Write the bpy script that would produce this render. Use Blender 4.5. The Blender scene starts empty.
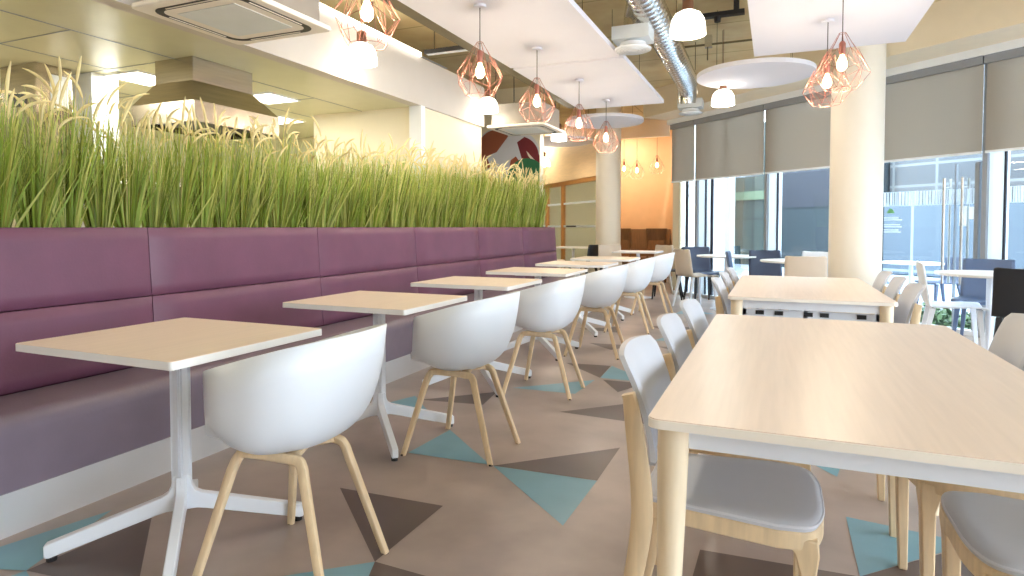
import bpy, math, random
from mathutils import Vector, Matrix
R = math.radians
PI = math.pi
random.seed(7)
SC = bpy.context.scene
COL = SC.collection

# ------------------------------------------------------------------ materials
MATS = {}
def nodes_of(name):
    m = bpy.data.materials.new(name); m.use_nodes = True
    nt = m.node_tree
    return m, nt, nt.nodes['Principled BSDF']
def rgb(r, g, b):                       # sRGB 0-255 to linear
    f = lambda c: (c/255/12.92) if c/255 <= .04045 else ((c/255+.055)/1.055)**2.4
    return (f(r), f(g), f(b), 1)
def mat(name, col, rough=.5, metal=0, var=.06, scale=6, stretch=(1, 1, 1), bump=0, coat=0, spec=.5, bscale=None):
    m, nt, b = nodes_of(name)
    b.inputs['Roughness'].default_value = rough
    b.inputs['Metallic'].default_value = metal
    b.inputs['Specular IOR Level'].default_value = spec
    b.inputs['Coat Weight'].default_value = coat
    tc = nt.nodes.new('ShaderNodeTexCoord'); mp = nt.nodes.new('ShaderNodeMapping')
    mp.inputs['Scale'].default_value = stretch
    nz = nt.nodes.new('ShaderNodeTexNoise'); nz.inputs['Scale'].default_value = scale
    nz.inputs['Detail'].default_value = 4
    cr = nt.nodes.new('ShaderNodeValToRGB')
    lo = [max(0, c*(1-var)) for c in col[:3]]+[1]; hi = [min(1, c*(1+var)) for c in col[:3]]+[1]
    cr.color_ramp.elements[0].position = .3; cr.color_ramp.elements[0].color = lo
    cr.color_ramp.elements[1].position = .7; cr.color_ramp.elements[1].color = hi
    nt.links.new(tc.outputs['Object'], mp.inputs['Vector']); nt.links.new(mp.outputs['Vector'], nz.inputs['Vector'])
    nt.links.new(nz.outputs['Fac'], cr.inputs['Fac']); nt.links.new(cr.outputs['Color'], b.inputs['Base Color'])
    if bump:
        bp = nt.nodes.new('ShaderNodeBump'); bp.inputs['Strength'].default_value = bump; bp.inputs['Distance'].default_value = .01
        n2 = nz
        if bscale:
            n2 = nt.nodes.new('ShaderNodeTexNoise'); n2.inputs['Scale'].default_value = bscale
            nt.links.new(tc.outputs['Object'], n2.inputs['Vector'])
        nt.links.new(n2.outputs['Fac'], bp.inputs['Height']); nt.links.new(bp.outputs['Normal'], b.inputs['Normal'])
    MATS[name] = m
    return m
def emit(name, col, strength):
    m, nt, b = nodes_of(name)
    b.inputs['Base Color'].default_value = col
    b.inputs['Emission Color'].default_value = col
    b.inputs['Emission Strength'].default_value = strength
    MATS[name] = m
    return m
def glass(name, tint, refl=1.0, rough=0.0):
    m, nt, b = nodes_of(name)
    nt.nodes.remove(b)
    out = nt.nodes['Material Output']
    tr = nt.nodes.new('ShaderNodeBsdfTransparent'); tr.inputs['Color'].default_value = tint
    gl = nt.nodes.new('ShaderNodeBsdfGlossy'); gl.inputs['Roughness'].default_value = rough
    fr = nt.nodes.new('ShaderNodeFresnel'); fr.inputs['IOR'].default_value = 1.45
    mu = nt.nodes.new('ShaderNodeMath'); mu.operation = 'MULTIPLY'; mu.inputs[1].default_value = refl
    mx = nt.nodes.new('ShaderNodeMixShader')
    nt.links.new(fr.outputs[0], mu.inputs[0]); nt.links.new(mu.outputs[0], mx.inputs[0])
    nt.links.new(tr.outputs[0], mx.inputs[1]); nt.links.new(gl.outputs[0], mx.inputs[2])
    nt.links.new(mx.outputs[0], out.inputs['Surface'])
    MATS[name] = m
    return m

mat('floor_vinyl', rgb(168, 154, 147), .34, var=.22, scale=2.2, bump=.02)
mat('floor_teal', rgb(116, 164, 182), .36, var=.10, scale=3)
mat('floor_dark', rgb(96, 82, 78), .36, var=.12, scale=3)
mat('laminate', rgb(241, 224, 206), .32, var=.035, scale=5, stretch=(14, .7, 1))
mat('laminate_big', rgb(242, 224, 210), .34, var=.035, scale=5, stretch=(14, .7, 1))
mat('table_edge', rgb(248, 241, 230), .4, var=.03)
mat('white_edge', rgb(240, 240, 238), .35, var=.01)
mat('white_metal', rgb(234, 239, 247), .3, var=.01)
mat('white_plastic', rgb(233, 240, 249), .33, var=.008, spec=.45)
mat('ash', rgb(227, 203, 166), .45, var=.10, scale=6, stretch=(9, 9, .9))
mat('ash_dark', rgb(196, 152, 100), .45, var=.12, scale=6, stretch=(9, 9, .9))
mat('vinyl_pad', rgb(198, 201, 210), .36, var=.02, spec=.5)
mat('piping', rgb(214, 216, 224), .4, var=.01)
mat('purple_vinyl', rgb(108, 66, 88), .42, var=.10, scale=5, bump=.05, bscale=90)
mat('seat_vinyl', rgb(124, 112, 126), .36, var=.09, scale=4, bump=.05, bscale=90)
mat('steel', (.62, .62, .61, 1), .28, metal=1, var=.05, scale=3, stretch=(1, 1, 30))
mat('steel_warm', (.46, .40, .32, 1), .24, metal=1, var=.10, scale=3, stretch=(1, 1, 20))
mat('steel_plinth', (.76, .77, .79, 1), .40, metal=.5, var=.06, scale=1.5)
mat('duct_metal', (.72, .72, .71, 1), .22, metal=1, var=.06, scale=4)
mat('plaster_cream', rgb(238, 228, 202), .7, var=.015)
mat('plaster_fascia', rgb(208, 201, 192), .7, var=.012)
mat('plaster_white', rgb(240, 234, 224), .7, var=.012)
mat('plaster_beige', rgb(244, 232, 208), .7, var=.02)
mat('plaster_tan', rgb(196, 176, 142), .7, var=.02)
mat('wall_orange', rgb(222, 176, 132), .65, var=.03)
mat('panel_white', rgb(230, 229, 236), .8, var=.012, scale=3)
mat('column_paint', rgb(240, 232, 216), .5, var=.012)
mat('kitchen_panel', rgb(208, 205, 170), .3, var=.03)
mat('kitchen_wall', rgb(214, 214, 186), .35, var=.05)
mat('timber', rgb(198, 140, 74), .45, var=.12, scale=4, stretch=(8, 8, 1))
mat('timber_pale', rgb(236, 204, 160), .5, var=.06, scale=4, stretch=(1, 1, 8))
mat('brown_wood', rgb(126, 88, 54), .5, var=.18, scale=4, stretch=(8, 8, 1))
mat('copper', (.42, .17, .125, 1), .45, metal=.6, var=.05)
mat('brown_metal', rgb(120, 84, 62), .4, metal=.5, var=.05)
mat('black_cord', rgb(40, 36, 34), .6, var=.05)
mat('black_plastic', rgb(32, 33, 38), .45, var=.06)
mat('navy_plastic', rgb(58, 70, 96), .42, var=.05)
mat('slate_plastic', rgb(92, 112, 146), .4, var=.05)
mat('beige_plastic', rgb(222, 208, 190), .42, var=.02)
mat('dark_slot', rgb(30, 28, 30), .5, var=.05)
mat('olive_steel', rgb(104, 92, 62), .5, var=.12)
mat('casing_grey', rgb(150, 142, 130), .5, var=.05)
mat('grille', rgb(222, 228, 230), .5, var=.03)
mat('alu_white', rgb(236, 240, 243), .35, var=.01)
mat('alu_grey', rgb(150, 154, 160), .4, metal=.3, var=.03)
mat('gasket', rgb(36, 42, 56), .5, var=.05)
mat('reflection_green', rgb(96, 116, 92), .5)
mat('logo_green', rgb(120, 190, 130), .5, var=.02)
mat('pavement', rgb(150, 162, 176), .8, var=.10, scale=.8)
mat('stone_white', rgb(236, 242, 246), .6, var=.03, scale=1)
def leafmat(name, col, var):
    m = mat(name, col, .5, var=var, scale=6)
    nt = m.node_tree; b = nt.nodes['Principled BSDF']; out = nt.nodes['Material Output']
    cr = b.inputs['Base Color'].links[0].from_node
    tl = nt.nodes.new('ShaderNodeBsdfTranslucent'); mx = nt.nodes.new('ShaderNodeMixShader'); mx.inputs[0].default_value = .42
    nt.links.new(cr.outputs['Color'], tl.inputs['Color']); nt.links.new(b.outputs[0], mx.inputs[1]); nt.links.new(tl.outputs[0], mx.inputs[2])
    nt.links.new(mx.outputs[0], out.inputs['Surface'])
leafmat('leaf', rgb(162, 184, 82), .22)
leafmat('leaf_pale', rgb(202, 204, 114), .2)
leafmat('leaf_dark', rgb(130, 142, 62), .22)
mat('seed', rgb(236, 218, 160), .7, var=.14, scale=9)
mat('hedge_leaf', rgb(110, 138, 92), .6, var=.35, scale=9)
mat('hedge_leaf_dark', rgb(66, 92, 60), .6, var=.35, scale=9)
mat('soil', rgb(70, 56, 42), .9, var=.2, scale=20)
mat('mural_brown', rgb(156, 88, 62), .7, var=.03)
mat('mural_grey', rgb(212, 212, 214), .7, var=.02)
mat('mural_maroon', rgb(126, 46, 52), .7, var=.03)
mat('mural_green', rgb(52, 116, 76), .7, var=.04)
mat('mural_lime', rgb(150, 158, 50), .7, var=.03)
mat('mural_ochre', rgb(196, 128, 74), .7, var=.03)
mat('mural_cream', rgb(238, 224, 206), .7, var=.02)

emit('lamp_panel', (1, .96, .84, 1), 3)
emit('strip_light', (1, .97, .88, 1), 3.5)
emit('dome_glass', (1, .93, .82, 1), 2.6)
emit('bulb_glass', (1, .72, .40, 1), 7)
glass('window_glass', (.93, .97, .98, 1), .45)
glass('door_glass', (.90, .95, .97, 1), .5)
glass('frosted_glass', (.82, .86, .74, 1), 1.2, .25)

def translucent(name, col, f):
    m = mat(name, col, .5, var=.01); nt = m.node_tree; b = nt.nodes['Principled BSDF']; out = nt.nodes['Material Output']
    tl = nt.nodes.new('ShaderNodeBsdfTranslucent'); tl.inputs['Color'].default_value = col; mx = nt.nodes.new('ShaderNodeMixShader'); mx.inputs[0].default_value = f
    nt.links.new(b.outputs[0], mx.inputs[1]); nt.links.new(tl.outputs[0], mx.inputs[2]); nt.links.new(mx.outputs[0], out.inputs['Surface'])
translucent('opal_fin', rgb(246, 250, 252), .6)
translucent('paper', rgb(252, 252, 250), .5)
translucent('frosted_strip', rgb(236, 242, 246), .6)
def concrete():
    m, nt, b = nodes_of('concrete')
    b.inputs['Roughness'].default_value = .85
    tc = nt.nodes.new('ShaderNodeTexCoord')
    br = nt.nodes.new('ShaderNodeTexBrick')
    br.inputs['Color1'].default_value = rgb(220, 202, 160); br.inputs['Color2'].default_value = rgb(210, 192, 148)
    br.inputs['Mortar'].default_value = rgb(176, 158, 116)
    br.inputs['Scale'].default_value = 1; br.inputs['Brick Width'].default_value = 2.4
    br.inputs['Row Height'].default_value = 1.2; br.inputs['Mortar Size'].default_value = .012; br.offset = 0
    nz = nt.nodes.new('ShaderNodeTexNoise'); nz.inputs['Scale'].default_value = 3; nz.inputs['Detail'].default_value = 6
    mx = nt.nodes.new('ShaderNodeMixRGB'); mx.blend_type = 'OVERLAY'; mx.inputs['Fac'].default_value = .45
    nt.links.new(tc.outputs['Object'], br.inputs['Vector']); nt.links.new(tc.outputs['Object'], nz.inputs['Vector'])
    nt.links.new(br.outputs['Color'], mx.inputs[1]); nt.links.new(nz.outputs['Fac'], mx.inputs[2])
    nt.links.new(mx.outputs[0], b.inputs['Base Color'])
    MATS['concrete'] = m
concrete()
def facade(name, wall, pane, mull, w, h, rough=.25):
    m, nt, b = nodes_of(name)
    b.inputs['Roughness'].default_value = rough
    tc = nt.nodes.new('ShaderNodeTexCoord')
    br = nt.nodes.new('ShaderNodeTexBrick'); br.offset = 0
    br.inputs['Color1'].default_value = wall; br.inputs['Color2'].default_value = pane; br.inputs['Mortar'].default_value = mull
    br.inputs['Scale'].default_value = 1; br.inputs['Brick Width'].default_value = w; br.inputs['Row Height'].default_value = h
    br.inputs['Mortar Size'].default_value = .035
    nt.links.new(tc.outputs['UV'], br.inputs['Vector'])
    nt.links.new(br.outputs['Color'], b.inputs['Base Color'])
    MATS[name] = m
facade('facade_teal', rgb(46, 62, 60), rgb(54, 70, 68), rgb(36, 48, 48), 2.2, 1.4)
facade('facade_plum', rgb(56, 64, 68), rgb(62, 62, 70), rgb(44, 50, 54), 3.0, 1.7)
facade('facade_grey', rgb(84, 86, 90), rgb(72, 76, 82), rgb(112, 116, 118), 1.1, .55)
facade('facade_blue', rgb(82, 94, 106), rgb(94, 106, 118), rgb(136, 146, 154), 1.5, 2.4)
def blindmat():
    m, nt, b = nodes_of('blind_fabric')
    nt.nodes.remove(b)
    out = nt.nodes['Material Output']
    df = nt.nodes.new('ShaderNodeBsdfDiffuse'); df.inputs['Color'].default_value = rgb(188, 176, 160)
    tl = nt.nodes.new('ShaderNodeBsdfTranslucent'); tl.inputs['Color'].default_value = rgb(188, 182, 172)
    tp = nt.nodes.new('ShaderNodeBsdfTransparent'); tp.inputs['Color'].default_value = (1, 1, 1, 1)
    m1 = nt.nodes.new('ShaderNodeMixShader'); m1.inputs[0].default_value = .45
    m2 = nt.nodes.new('ShaderNodeMixShader'); m2.inputs[0].default_value = .06
    nt.links.new(df.outputs[0], m1.inputs[1]); nt.links.new(tl.outputs[0], m1.inputs[2])
    nt.links.new(m1.outputs[0], m2.inputs[1]); nt.links.new(tp.outputs[0], m2.inputs[2])
    nt.links.new(m2.outputs[0], out.inputs['Surface'])
    MATS['blind_fabric'] = m
blindmat()

# ------------------------------------------------------------------ mesh builder
class MB:
    def __init__(s): s.v = []; s.f = []; s.mi = []; s.k = 0
    def add(s, vs, fs):
        o = len(s.v); s.v += [tuple(v) for v in vs]
        for f in fs: s.f.append(tuple(i+o for i in f)); s.mi.append(s.k)
        return s
    def box(s, x0, x1, y0, y1, z0, z1):
        return s.add([(x0, y0, z0), (x1, y0, z0), (x1, y1, z0), (x0, y1, z0), (x0, y0, z1), (x1, y0, z1), (x1, y1, z1), (x0, y1, z1)],
                     [(3, 2, 1, 0), (4, 5, 6, 7), (0, 1, 5, 4), (1, 2, 6, 5), (2, 3, 7, 6), (3, 0, 4, 7)])
    def prism(s, poly, z0, z1):
        n = len(poly)
        vs = [(x, y, z0) for x, y in poly]+[(x, y, z1) for x, y in poly]
        fs = [tuple(range(n))[::-1], tuple(range(n, 2*n))]+[(i, (i+1) % n, n+(i+1) % n, n+i) for i in range(n)]
        return s.add(vs, fs)
    def slab(s, poly, ax, t):           # 3-d polygon extruded by vector ax*t
        n = len(poly); d = Vector(ax)*t
        vs = [Vector(p) for p in poly]+[Vector(p)+d for p in poly]
        fs = [tuple(range(n))[::-1], tuple(range(n, 2*n))]+[(i, (i+1) % n, n+(i+1) % n, n+i) for i in range(n)]
        return s.add(vs, fs)
    def hexa(s, b, t):                   # 4 bottom + 4 top points
        return s.add(list(b)+list(t), [(3, 2, 1, 0), (4, 5, 6, 7), (0, 1, 5, 4), (1, 2, 6, 5), (2, 3, 7, 6), (3, 0, 4, 7)])
    def loft(s, rings, cap=True, closed=True):
        n = len(rings[0]); vs = [p for r in rings for p in r]; fs = []
        for a in range(len(rings)-1):
            for i in range(n if closed else n-1):
                j = (i+1) % n
                fs.append((a*n+i, a*n+j, (a+1)*n+j, (a+1)*n+i))
        if cap and closed:
            fs.append(tuple(range(n))[::-1]); fs.append(tuple((len(rings)-1)*n+i for i in range(n)))
        return s.add(vs, fs)
    def lathe(s, prof, c=(0, 0, 0), n=24, cap=True):
        return s.loft([[(c[0]+r*math.cos(2*PI*i/n), c[1]+r*math.sin(2*PI*i/n), c[2]+z) for i in range(n)] for r, z in prof], cap)
    def tube(s, pts, r, n=8, ry=None, up=(0, 0, 1), sq=2.0, cap=True):
        pts = [Vector(p) for p in pts]; rings = []
        m = len(pts); rs = r if isinstance(r, (list, tuple)) else [r]*m
        ry = ry if ry is not None else rs
        rys = ry if isinstance(ry, (list, tuple)) else [ry]*m
        prev = None
        for i, p in enumerate(pts):
            t = (pts[min(i+1, m-1)]-pts[max(i-1, 0)]).normalized()
            if prev is None:
                u = Vector(up)
                if abs(u.dot(t)) > .95: u = Vector((1, 0, 0)) if abs(t.x) < .9 else Vector((0, 1, 0))
                a = (u-t*u.dot(t)).normalized()
            else:
                a = (prev-t*prev.dot(t)).normalized()
            prev = a; b = t.cross(a)
            ring = []
            for k in range(n):
                th = 2*PI*(k+.5)/n; c, q = math.cos(th), math.sin(th)
                cx = math.copysign(abs(c)**(2/sq), c); cy = math.copysign(abs(q)**(2/sq), q)
                ring.append(p+a*cx*rs[i]+b*cy*rys[i])
            rings.append(ring)
        return s.loft(rings, cap)
    def grid(s, rows):
        m = len(rows[0]); vs = [p for r in rows for p in r]; fs = []
        for a in range(len(rows)-1):
            for i in range(m-1): fs.append((a*m+i, a*m+i+1, (a+1)*m+i+1, (a+1)*m+i))
        return s.add(vs, fs)
    def build(s, name, m, parent=None, smooth=True, bevel=0, solid=0, sub=0, seg=2, ang=35, uv=None, soff=0):
        me = bpy.data.meshes.new(name); me.from_pydata(s.v, [], s.f)
        ms = m if isinstance(m, (list, tuple)) else [m]
        for q in ms: me.materials.append(MATS[q] if isinstance(q, str) else q)
        if len(ms) > 1: me.polygons.foreach_set('material_index', s.mi)
        me.validate(); me.update()
        if smooth:
            me.polygons.foreach_set('use_smooth', [True]*len(me.polygons))
            me.set_sharp_from_angle(angle=R(ang))
        if uv:
            l = me.uv_layers.new(name='UVMap')
            for lp in me.loops: l.data[lp.index].uv = uv(me.vertices[lp.vertex_index].co)
        o = bpy.data.objects.new(name, me); COL.objects.link(o)
        if parent: o.parent = parent
        if solid:
            d = o.modifiers.new('solid', 'SOLIDIFY'); d.thickness = solid; d.offset = soff
        if bevel:
            d = o.modifiers.new('bevel', 'BEVEL'); d.width = bevel; d.segments = seg; d.limit_method = 'ANGLE'; d.angle_limit = R(40)
        if sub:
            d = o.modifiers.new('sub', 'SUBSURF'); d.levels = sub; d.render_levels = sub
        return o

def tag(o, label, cat, group=None, kind=None):
    if label: o['label'] = label
    if cat: o['category'] = cat
    if group: o['group'] = group
    if kind: o['kind'] = kind
    return o
def thing(name, label, cat, loc=(0, 0, 0), rz=0, group=None):
    o = bpy.data.objects.new(name, None); COL.objects.link(o)
    o.location = loc; o.rotation_euler = (0, 0, rz); o.empty_display_size = .1
    return tag(o, label, cat, group)
def struct(o):
    o['kind'] = 'structure'; return o
def kids(o): return [c for c in list(COL.objects) if c.parent is o]
def dup(o, loc=None, rz=None, label=None, parent=None):
    c = o.copy(); COL.objects.link(c)
    if parent: c.parent = parent
    for k in kids(o): dup(k, parent=c)
    if loc is not None: c.location = loc
    if rz is not None: c.rotation_euler = (0, 0, rz)
    if label: c['label'] = label
    return c
def smoothpath(pts, n=6):
    """Catmull-Rom through pts"""
    P = [Vector(p) for p in pts]; P = [2*P[0]-P[1]]+P+[2*P[-1]-P[-2]]
    out = []
    for i in range(1, len(P)-2):
        for k in range(n):
            t = k/n; a, b, c, d = P[i-1], P[i], P[i+1], P[i+2]
            out.append(.5*((2*b)+(c-a)*t+(2*a-5*b+4*c-d)*t*t+(3*b-a-3*c+d)*t*t*t))
    out.append(P[-2]); return out
def rrect(x0, x1, y0, y1, r, n=5):
    p = []
    for cx, cy, a in ((x1-r, y0+r, -90), (x1-r, y1-r, 0), (x0+r, y1-r, 90), (x0+r, y0+r, 180)):
        for k in range(n+1):
            t = R(a+90*k/n); p.append((cx+r*math.cos(t), cy+r*math.sin(t)))
    return p
ORD = ['first', 'second', 'third', 'fourth', 'fifth', 'sixth', 'seventh', 'eighth', 'ninth', 'tenth', 'eleventh', 'twelfth', 'thirteenth',
       'fourteenth', 'fifteenth', 'sixteenth', 'seventeenth', 'eighteenth', 'nineteenth', 'twentieth']
TENS = {20: 'twenty', 30: 'thirty', 40: 'forty', 50: 'fifty', 60: 'sixty'}
def ordinal(n):                          # 1-based
    if n <= 20: return ORD[n-1]
    t, u = n//10*10, n % 10
    return TENS[t][:-1]+'ieth' if u == 0 else TENS[t]+'-'+ORD[u-1]

# ------------------------------------------------------------------ window wall frame
W0 = Vector((-1.6, 10.77, 0)); WD = Vector((.7550, -.6557, 0)); WN = Vector((-.6557, -.7550, 0))  # along, and into the room
def wp(s, d, z): p = W0+WD*s+WN*d; return (p.x, p.y, z)
def wbox(mb, s0, s1, d0, d1, z0, z1):
    return mb.hexa([wp(s0, d0, z0), wp(s1, d0, z0), wp(s1, d1, z0), wp(s0, d1, z0)], [wp(s0, d0, z1), wp(s1, d0, z1), wp(s1, d1, z1), wp(s0, d1, z1)])

# ------------------------------------------------------------------ floor, ceilings, walls
SEND = 9.6
we = wp(SEND, 0, 0)
room = [(-8, -3), (we[0], -3), (we[0], we[1]), (W0.x, W0.y), (-2.15, 14.6), (-8, 15.2)]
mb = MB(); mb.prism(room, -.12, 0)
TRI = [
 (2, (-1.72, 2.147), (-1.223, 2.169), (-1.228, 1.711)), (1, (-1.228, 1.711), (-1.62, 1.38), (-1.10, 1.40)), (2, (-1.228, 1.711), (-1.10, 1.40), (-.93, 1.70)),
 (1, (-1.675, 2.618), (-1.651, 3.01), (-1.231, 2.636)), (2, (-1.213, 2.631), (-.715, 3.102), (-.714, 2.654)), (1, (-1.213, 2.631), (-.714, 2.654), (-.723, 2.199)),
 (2, (-1.20, 3.567), (-.732, 4.025), (-.642, 3.533)), (2, (-1.584, 4.888), (-1.213, 4.924), (-1.191, 4.498)), (1, (-1.191, 4.498), (-1.205, 4.927), (-.80, 4.50)),
 (2, (-1.155, 4.447), (-.85, 4.46), (-.974, 4.15)), (1, (-1.685, 3.975), (-1.209, 4.424), (-1.231, 3.997)), (2, (-1.654, 5.824), (-1.373, 5.569), (-1.20, 5.86)),
 (1, (-2.295, 3.265), (-2.202, 3.532), (-1.828, 3.15)), (2, (-2.121, 3.462), (-1.739, 3.838), (-1.692, 3.52)), (1, (-2.54, 1.12), (-2.42, 1.62), (-2.251, 1.218)),
 (2, (-2.251, 1.218), (-2.229, 1.649), (-1.794, 1.27)), (1, (-2.251, 1.218), (-2.33, .95), (-1.92, 1.10)), (2, (-.226, 2.22), (.268, 2.248), (-.236, 1.76)),
 (1, (.27, 2.699), (.268, 2.248), (.66, 2.64)), (2, (.268, 2.248), (.60, 2.57), (.72, 2.20)), (1, (.10, 3.35), (.32, 3.37), (.274, 3.12)),
 (1, (-1.1, 6.2), (-.6, 6.3), (-.9, 6.8)), (2, (-1.3, 7.1), (-.8, 7.2), (-1.0, 6.7)), (1, (-.5, 4.9), (-.6, 5.4), (-.1, 5.2)), (2, (-.6, 5.5), (-1.0, 5.9), (-.4, 6.0)),
 (1, (-1.2, 8.2), (-.7, 8.4), (-1.1, 8.8)), (2, (.9, 3.4), (1.3, 3.9), (1.5, 3.3)), (1, (1.2, 5.0), (.8, 5.5), (1.4, 5.5)), (2, (-1.0, .4), (-.5, .8), (-.4, .3)),
 (1, (.2, .6), (.7, .9), (.8, .3)), (2, (-2.0, 6.6), (-1.6, 6.9), (-1.5, 6.5)), (1, (1.3, 1.4), (1.8, 1.7), (1.7, 1.2))]
for i, t in enumerate(TRI):
    mb.k = t[0]; z = .0012+.00015*(i % 5)
    a, b, c = t[1:]
    if (b[0]-a[0])*(c[1]-a[1])-(b[1]-a[1])*(c[0]-a[0]) < 0: b, c = c, b
    mb.add([(*a, z), (*b, z), (*c, z)], [(0, 1, 2)])
struct(mb.build('floor', ['floor_vinyl', 'floor_teal', 'floor_dark'], smooth=False))
struct(MB().prism(room, 3.35, 3.5).build('ceiling', 'concrete', smooth=False))

# fascia over the pass-through, kitchen ceiling, pier
XF, ZK = -3.35, 2.373
struct(MB().box(XF-.12, XF, -3, 7.02, ZK, 2.86).build('wall_fascia', 'plaster_fascia', smooth=False))
struct(MB().box(-8, XF-.12, -3, 6.9, ZK, ZK+.06).build('ceiling_kitchen', 'kitchen_panel', smooth=False))
mb = MB()                                # joints of the kitchen ceiling panels
for x in (-4.1, -4.85, -5.6, -6.35): mb.box(x-.004, x+.004, -3, 6.1, ZK-.004, ZK-.001)
for y in (1.8, 2.55, 3.3, 4.05, 4.8): mb.box(-8, -4.1, y-.004, y+.004, ZK-.004, ZK-.001)
struct(mb.build('trim_1', 'alu_grey', smooth=False))
struct(MB().box(-4.75, XF-.12, 5.54, 7.02, 0, 2.86).build('wall_pier', 'plaster_cream', smooth=False))
struct(MB().box(XF-.12, XF-.03, 5.58, 7.00, 0, ZK).build('wall_pier_side', 'plaster_cream', smooth=False))
struct(MB().box(XF-.13, XF+.012, 5.50, 5.58, 0, ZK-.001).build('trim_2', 'alu_white', smooth=False))
struct(MB().box(-8, -7.9, -3, 15.1, 0, 3.35).build('wall_kitchen', 'kitchen_wall', smooth=False))
struct(MB().box(-7.9, -4.75, 6.9, 7.0, 0, 3.35).build('wall_kitchen_end', 'kitchen_wall', smooth=False))
struct(MB().box(-7.9, -3.42, 9.2, 9.35, 0, 3.35).build('wall_mural', 'plaster_cream', smooth=False))
struct(MB().box(XF-.02, XF-.012, -3, 6.1, 2.875, 2.885).build('trim_3', 'alu_grey', smooth=False))

# back of the room
struct(MB().box(-3.80, -2.08, 14.45, 14.55, 0, 3.35).build('wall_back', 'wall_orange', smooth=False))
mb = MB(); mb.prism([(-1.6, 10.77), (-1.48, 10.77), (-1.95, 14.5), (-2.07, 14.5)], 0, 3.35)
struct(mb.build('wall_reveal', 'plaster_tan', smooth=False))
struct(MB().box(-3.9, -2.0, 12.9, 13.0, 2.98, 3.35).build('trim_4', 'plaster_white', smooth=False))
PA, PB = Vector((-5.7, 14.75, 0)), Vector((-3.1, 11.8, 0)); PD = (PB-PA).normalized(); PN = Vector((-PD.y, PD.x, 0))*-1
PL = (PB-PA).length
def pp(s, d, z): q = PA+PD*s+PN*d; return (q.x, q.y, z)
def pbox(mb, s0, s1, d0, d1, z0, z1):
    return mb.hexa([pp(s0, d0, z0), pp(s1, d0, z0), pp(s1, d1, z0), pp(s0, d1, z0)], [pp(s0, d0, z1), pp(s1, d0, z1), pp(s1, d1, z1), pp(s0, d1, z1)])
struct(pbox(MB(), 0, PL, -.1, .1, 2.13, 3.35).build('wall_bulkhead', 'timber_pale', smooth=False))
scr = tag(pbox(MB(), 0, PL, -.06, .06, 2.05, 2.13).build('glazed_screen', 'timber', smooth=False), 'timber framed glazed screen under the curved tan bulkhead', 'screen')
for s0 in (.02, 1.05, 2.0, PL-.1):
    pbox(MB(), s0, s0+.08, -.05, .05, 0, 2.05).build('post', 'timber', scr, smooth=False)
pbox(MB(), .1, PL-.1, -.01, .01, .02, 2.05).build('pane', 'frosted_glass', scr, smooth=False)
mb = MB()
for z in (1.12, 1.62): pbox(mb, .1, PL-.1, .012, .02, z, z+.045)
mb.build('frosted_band', 'frosted_strip', scr, smooth=False)
pbox(MB(), 2.25, 2.75, .012, .03, 1.13, 1.16).build('push_bar', 'black_plastic', scr, smooth=False)
struct(MB().box(-7.9, -3.80, 15.0, 15.1, 0, 3.35).build('wall_far', 'kitchen_wall', smooth=False))

struct(MB().box(-8, we[0], -3.1, -3.0, 0, 3.35).build('wall_rear', 'plaster_white', smooth=False))
# round columns
def column(name, x, y, r):
    o = MB().lathe([(r, 0), (r, 3.35)], (x, y, 0), 48).build(name, 'column_paint')
    return struct(o)
column('column', .785, 7.5, .252)
column('column_far', -2.80, 11.09, .225)

# window wall --------------------------------------------------------
mb = MB(); wbox(mb, -.05, SEND, 0, .6, 2.93, 3.35)
struct(mb.build('wall_bulkhead_window', 'plaster_beige', smooth=False))
struct(wbox(MB(), -.05, SEND, -.06, .1, 2.85, 2.93).build('trim_5', 'alu_white', smooth=False))
struct(wbox(MB(), 0, SEND, -.12, 0, -.02, .05).build('trim_6', 'alu_white', smooth=False))
GAPS = [.55, 1.944, 3.34, 4.70, 6.1, 7.5, 8.9]
S = [-.02]+GAPS
mbG = None
for i in range(len(S)-1):
    a, b = S[i], S[i+1]
    g = wbox(MB(), a+.02, b-.02, -.075, -.065, .05, 2.85).build('window_%d' % (i+1), 'door_glass' if i == 3 else 'window_glass', smooth=False); struct(g)
    f = wbox(MB(), b-.02, b+.025, -.16, 0, 0, 2.85).build('window_frame', 'alu_grey', g, smooth=False)
    wbox(MB(), b+.027, b+.15, -.16, -.04, 0, 2.85).build('window_fin', 'opal_fin', g, smooth=False)
    wbox(MB(), b+.152, b+.170, -.075, -.05, 0, 2.85).build('window_gasket', 'gasket', g, smooth=False)
    if i in (0, 1):
        wbox(MB(), a+.275, a+.32, -.075, -.05, 0, 2.85).build('window_gasket', 'gasket', g, smooth=False)
    if i == 1:
        wbox(MB(), a+.61, a+.70, -.14, -.02, 0, 2.85).build('window_fin', 'opal_fin', g, smooth=False)
    # roller blind of this bay
    t = thing('roller_blind', None, 'blind', wp((a+b)/2, .03, 1.89))
    t['label'] = ['narrow beige roller blind at far left end of the glass wall', 'beige roller blind over the dark teal view, second from the far end',
                  'beige roller blind left of the big white column', 'wide grey roller blind above the glass entrance doors',
                  'grey roller blind right of the entrance doors at the picture edge', 'sixth grey roller blind along the glass wall',
                  'seventh grey roller blind along the glass wall'][i]
    t['group'] = 'roller blinds on the glass wall'
    def loc(m, o=t.location): m.v = [(x-o.x, y-o.y, z-o.z) for x, y, z in m.v]; return m
    loc(wbox(MB(), a+.02, b-.012, .028, .032, 1.90, 2.80)).build('fabric', 'blind_fabric', t, smooth=False)
    loc(wbox(MB(), a+.02, b-.012, .02, .04, 1.875, 1.90)).build('bottom_bar', 'alu_white', t, smooth=False)
    loc(wbox(MB(), a+.01, b-.004, .01, .07, 2.77, 2.85)).build('cassette', 'alu_grey', t, smooth=False)
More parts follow.
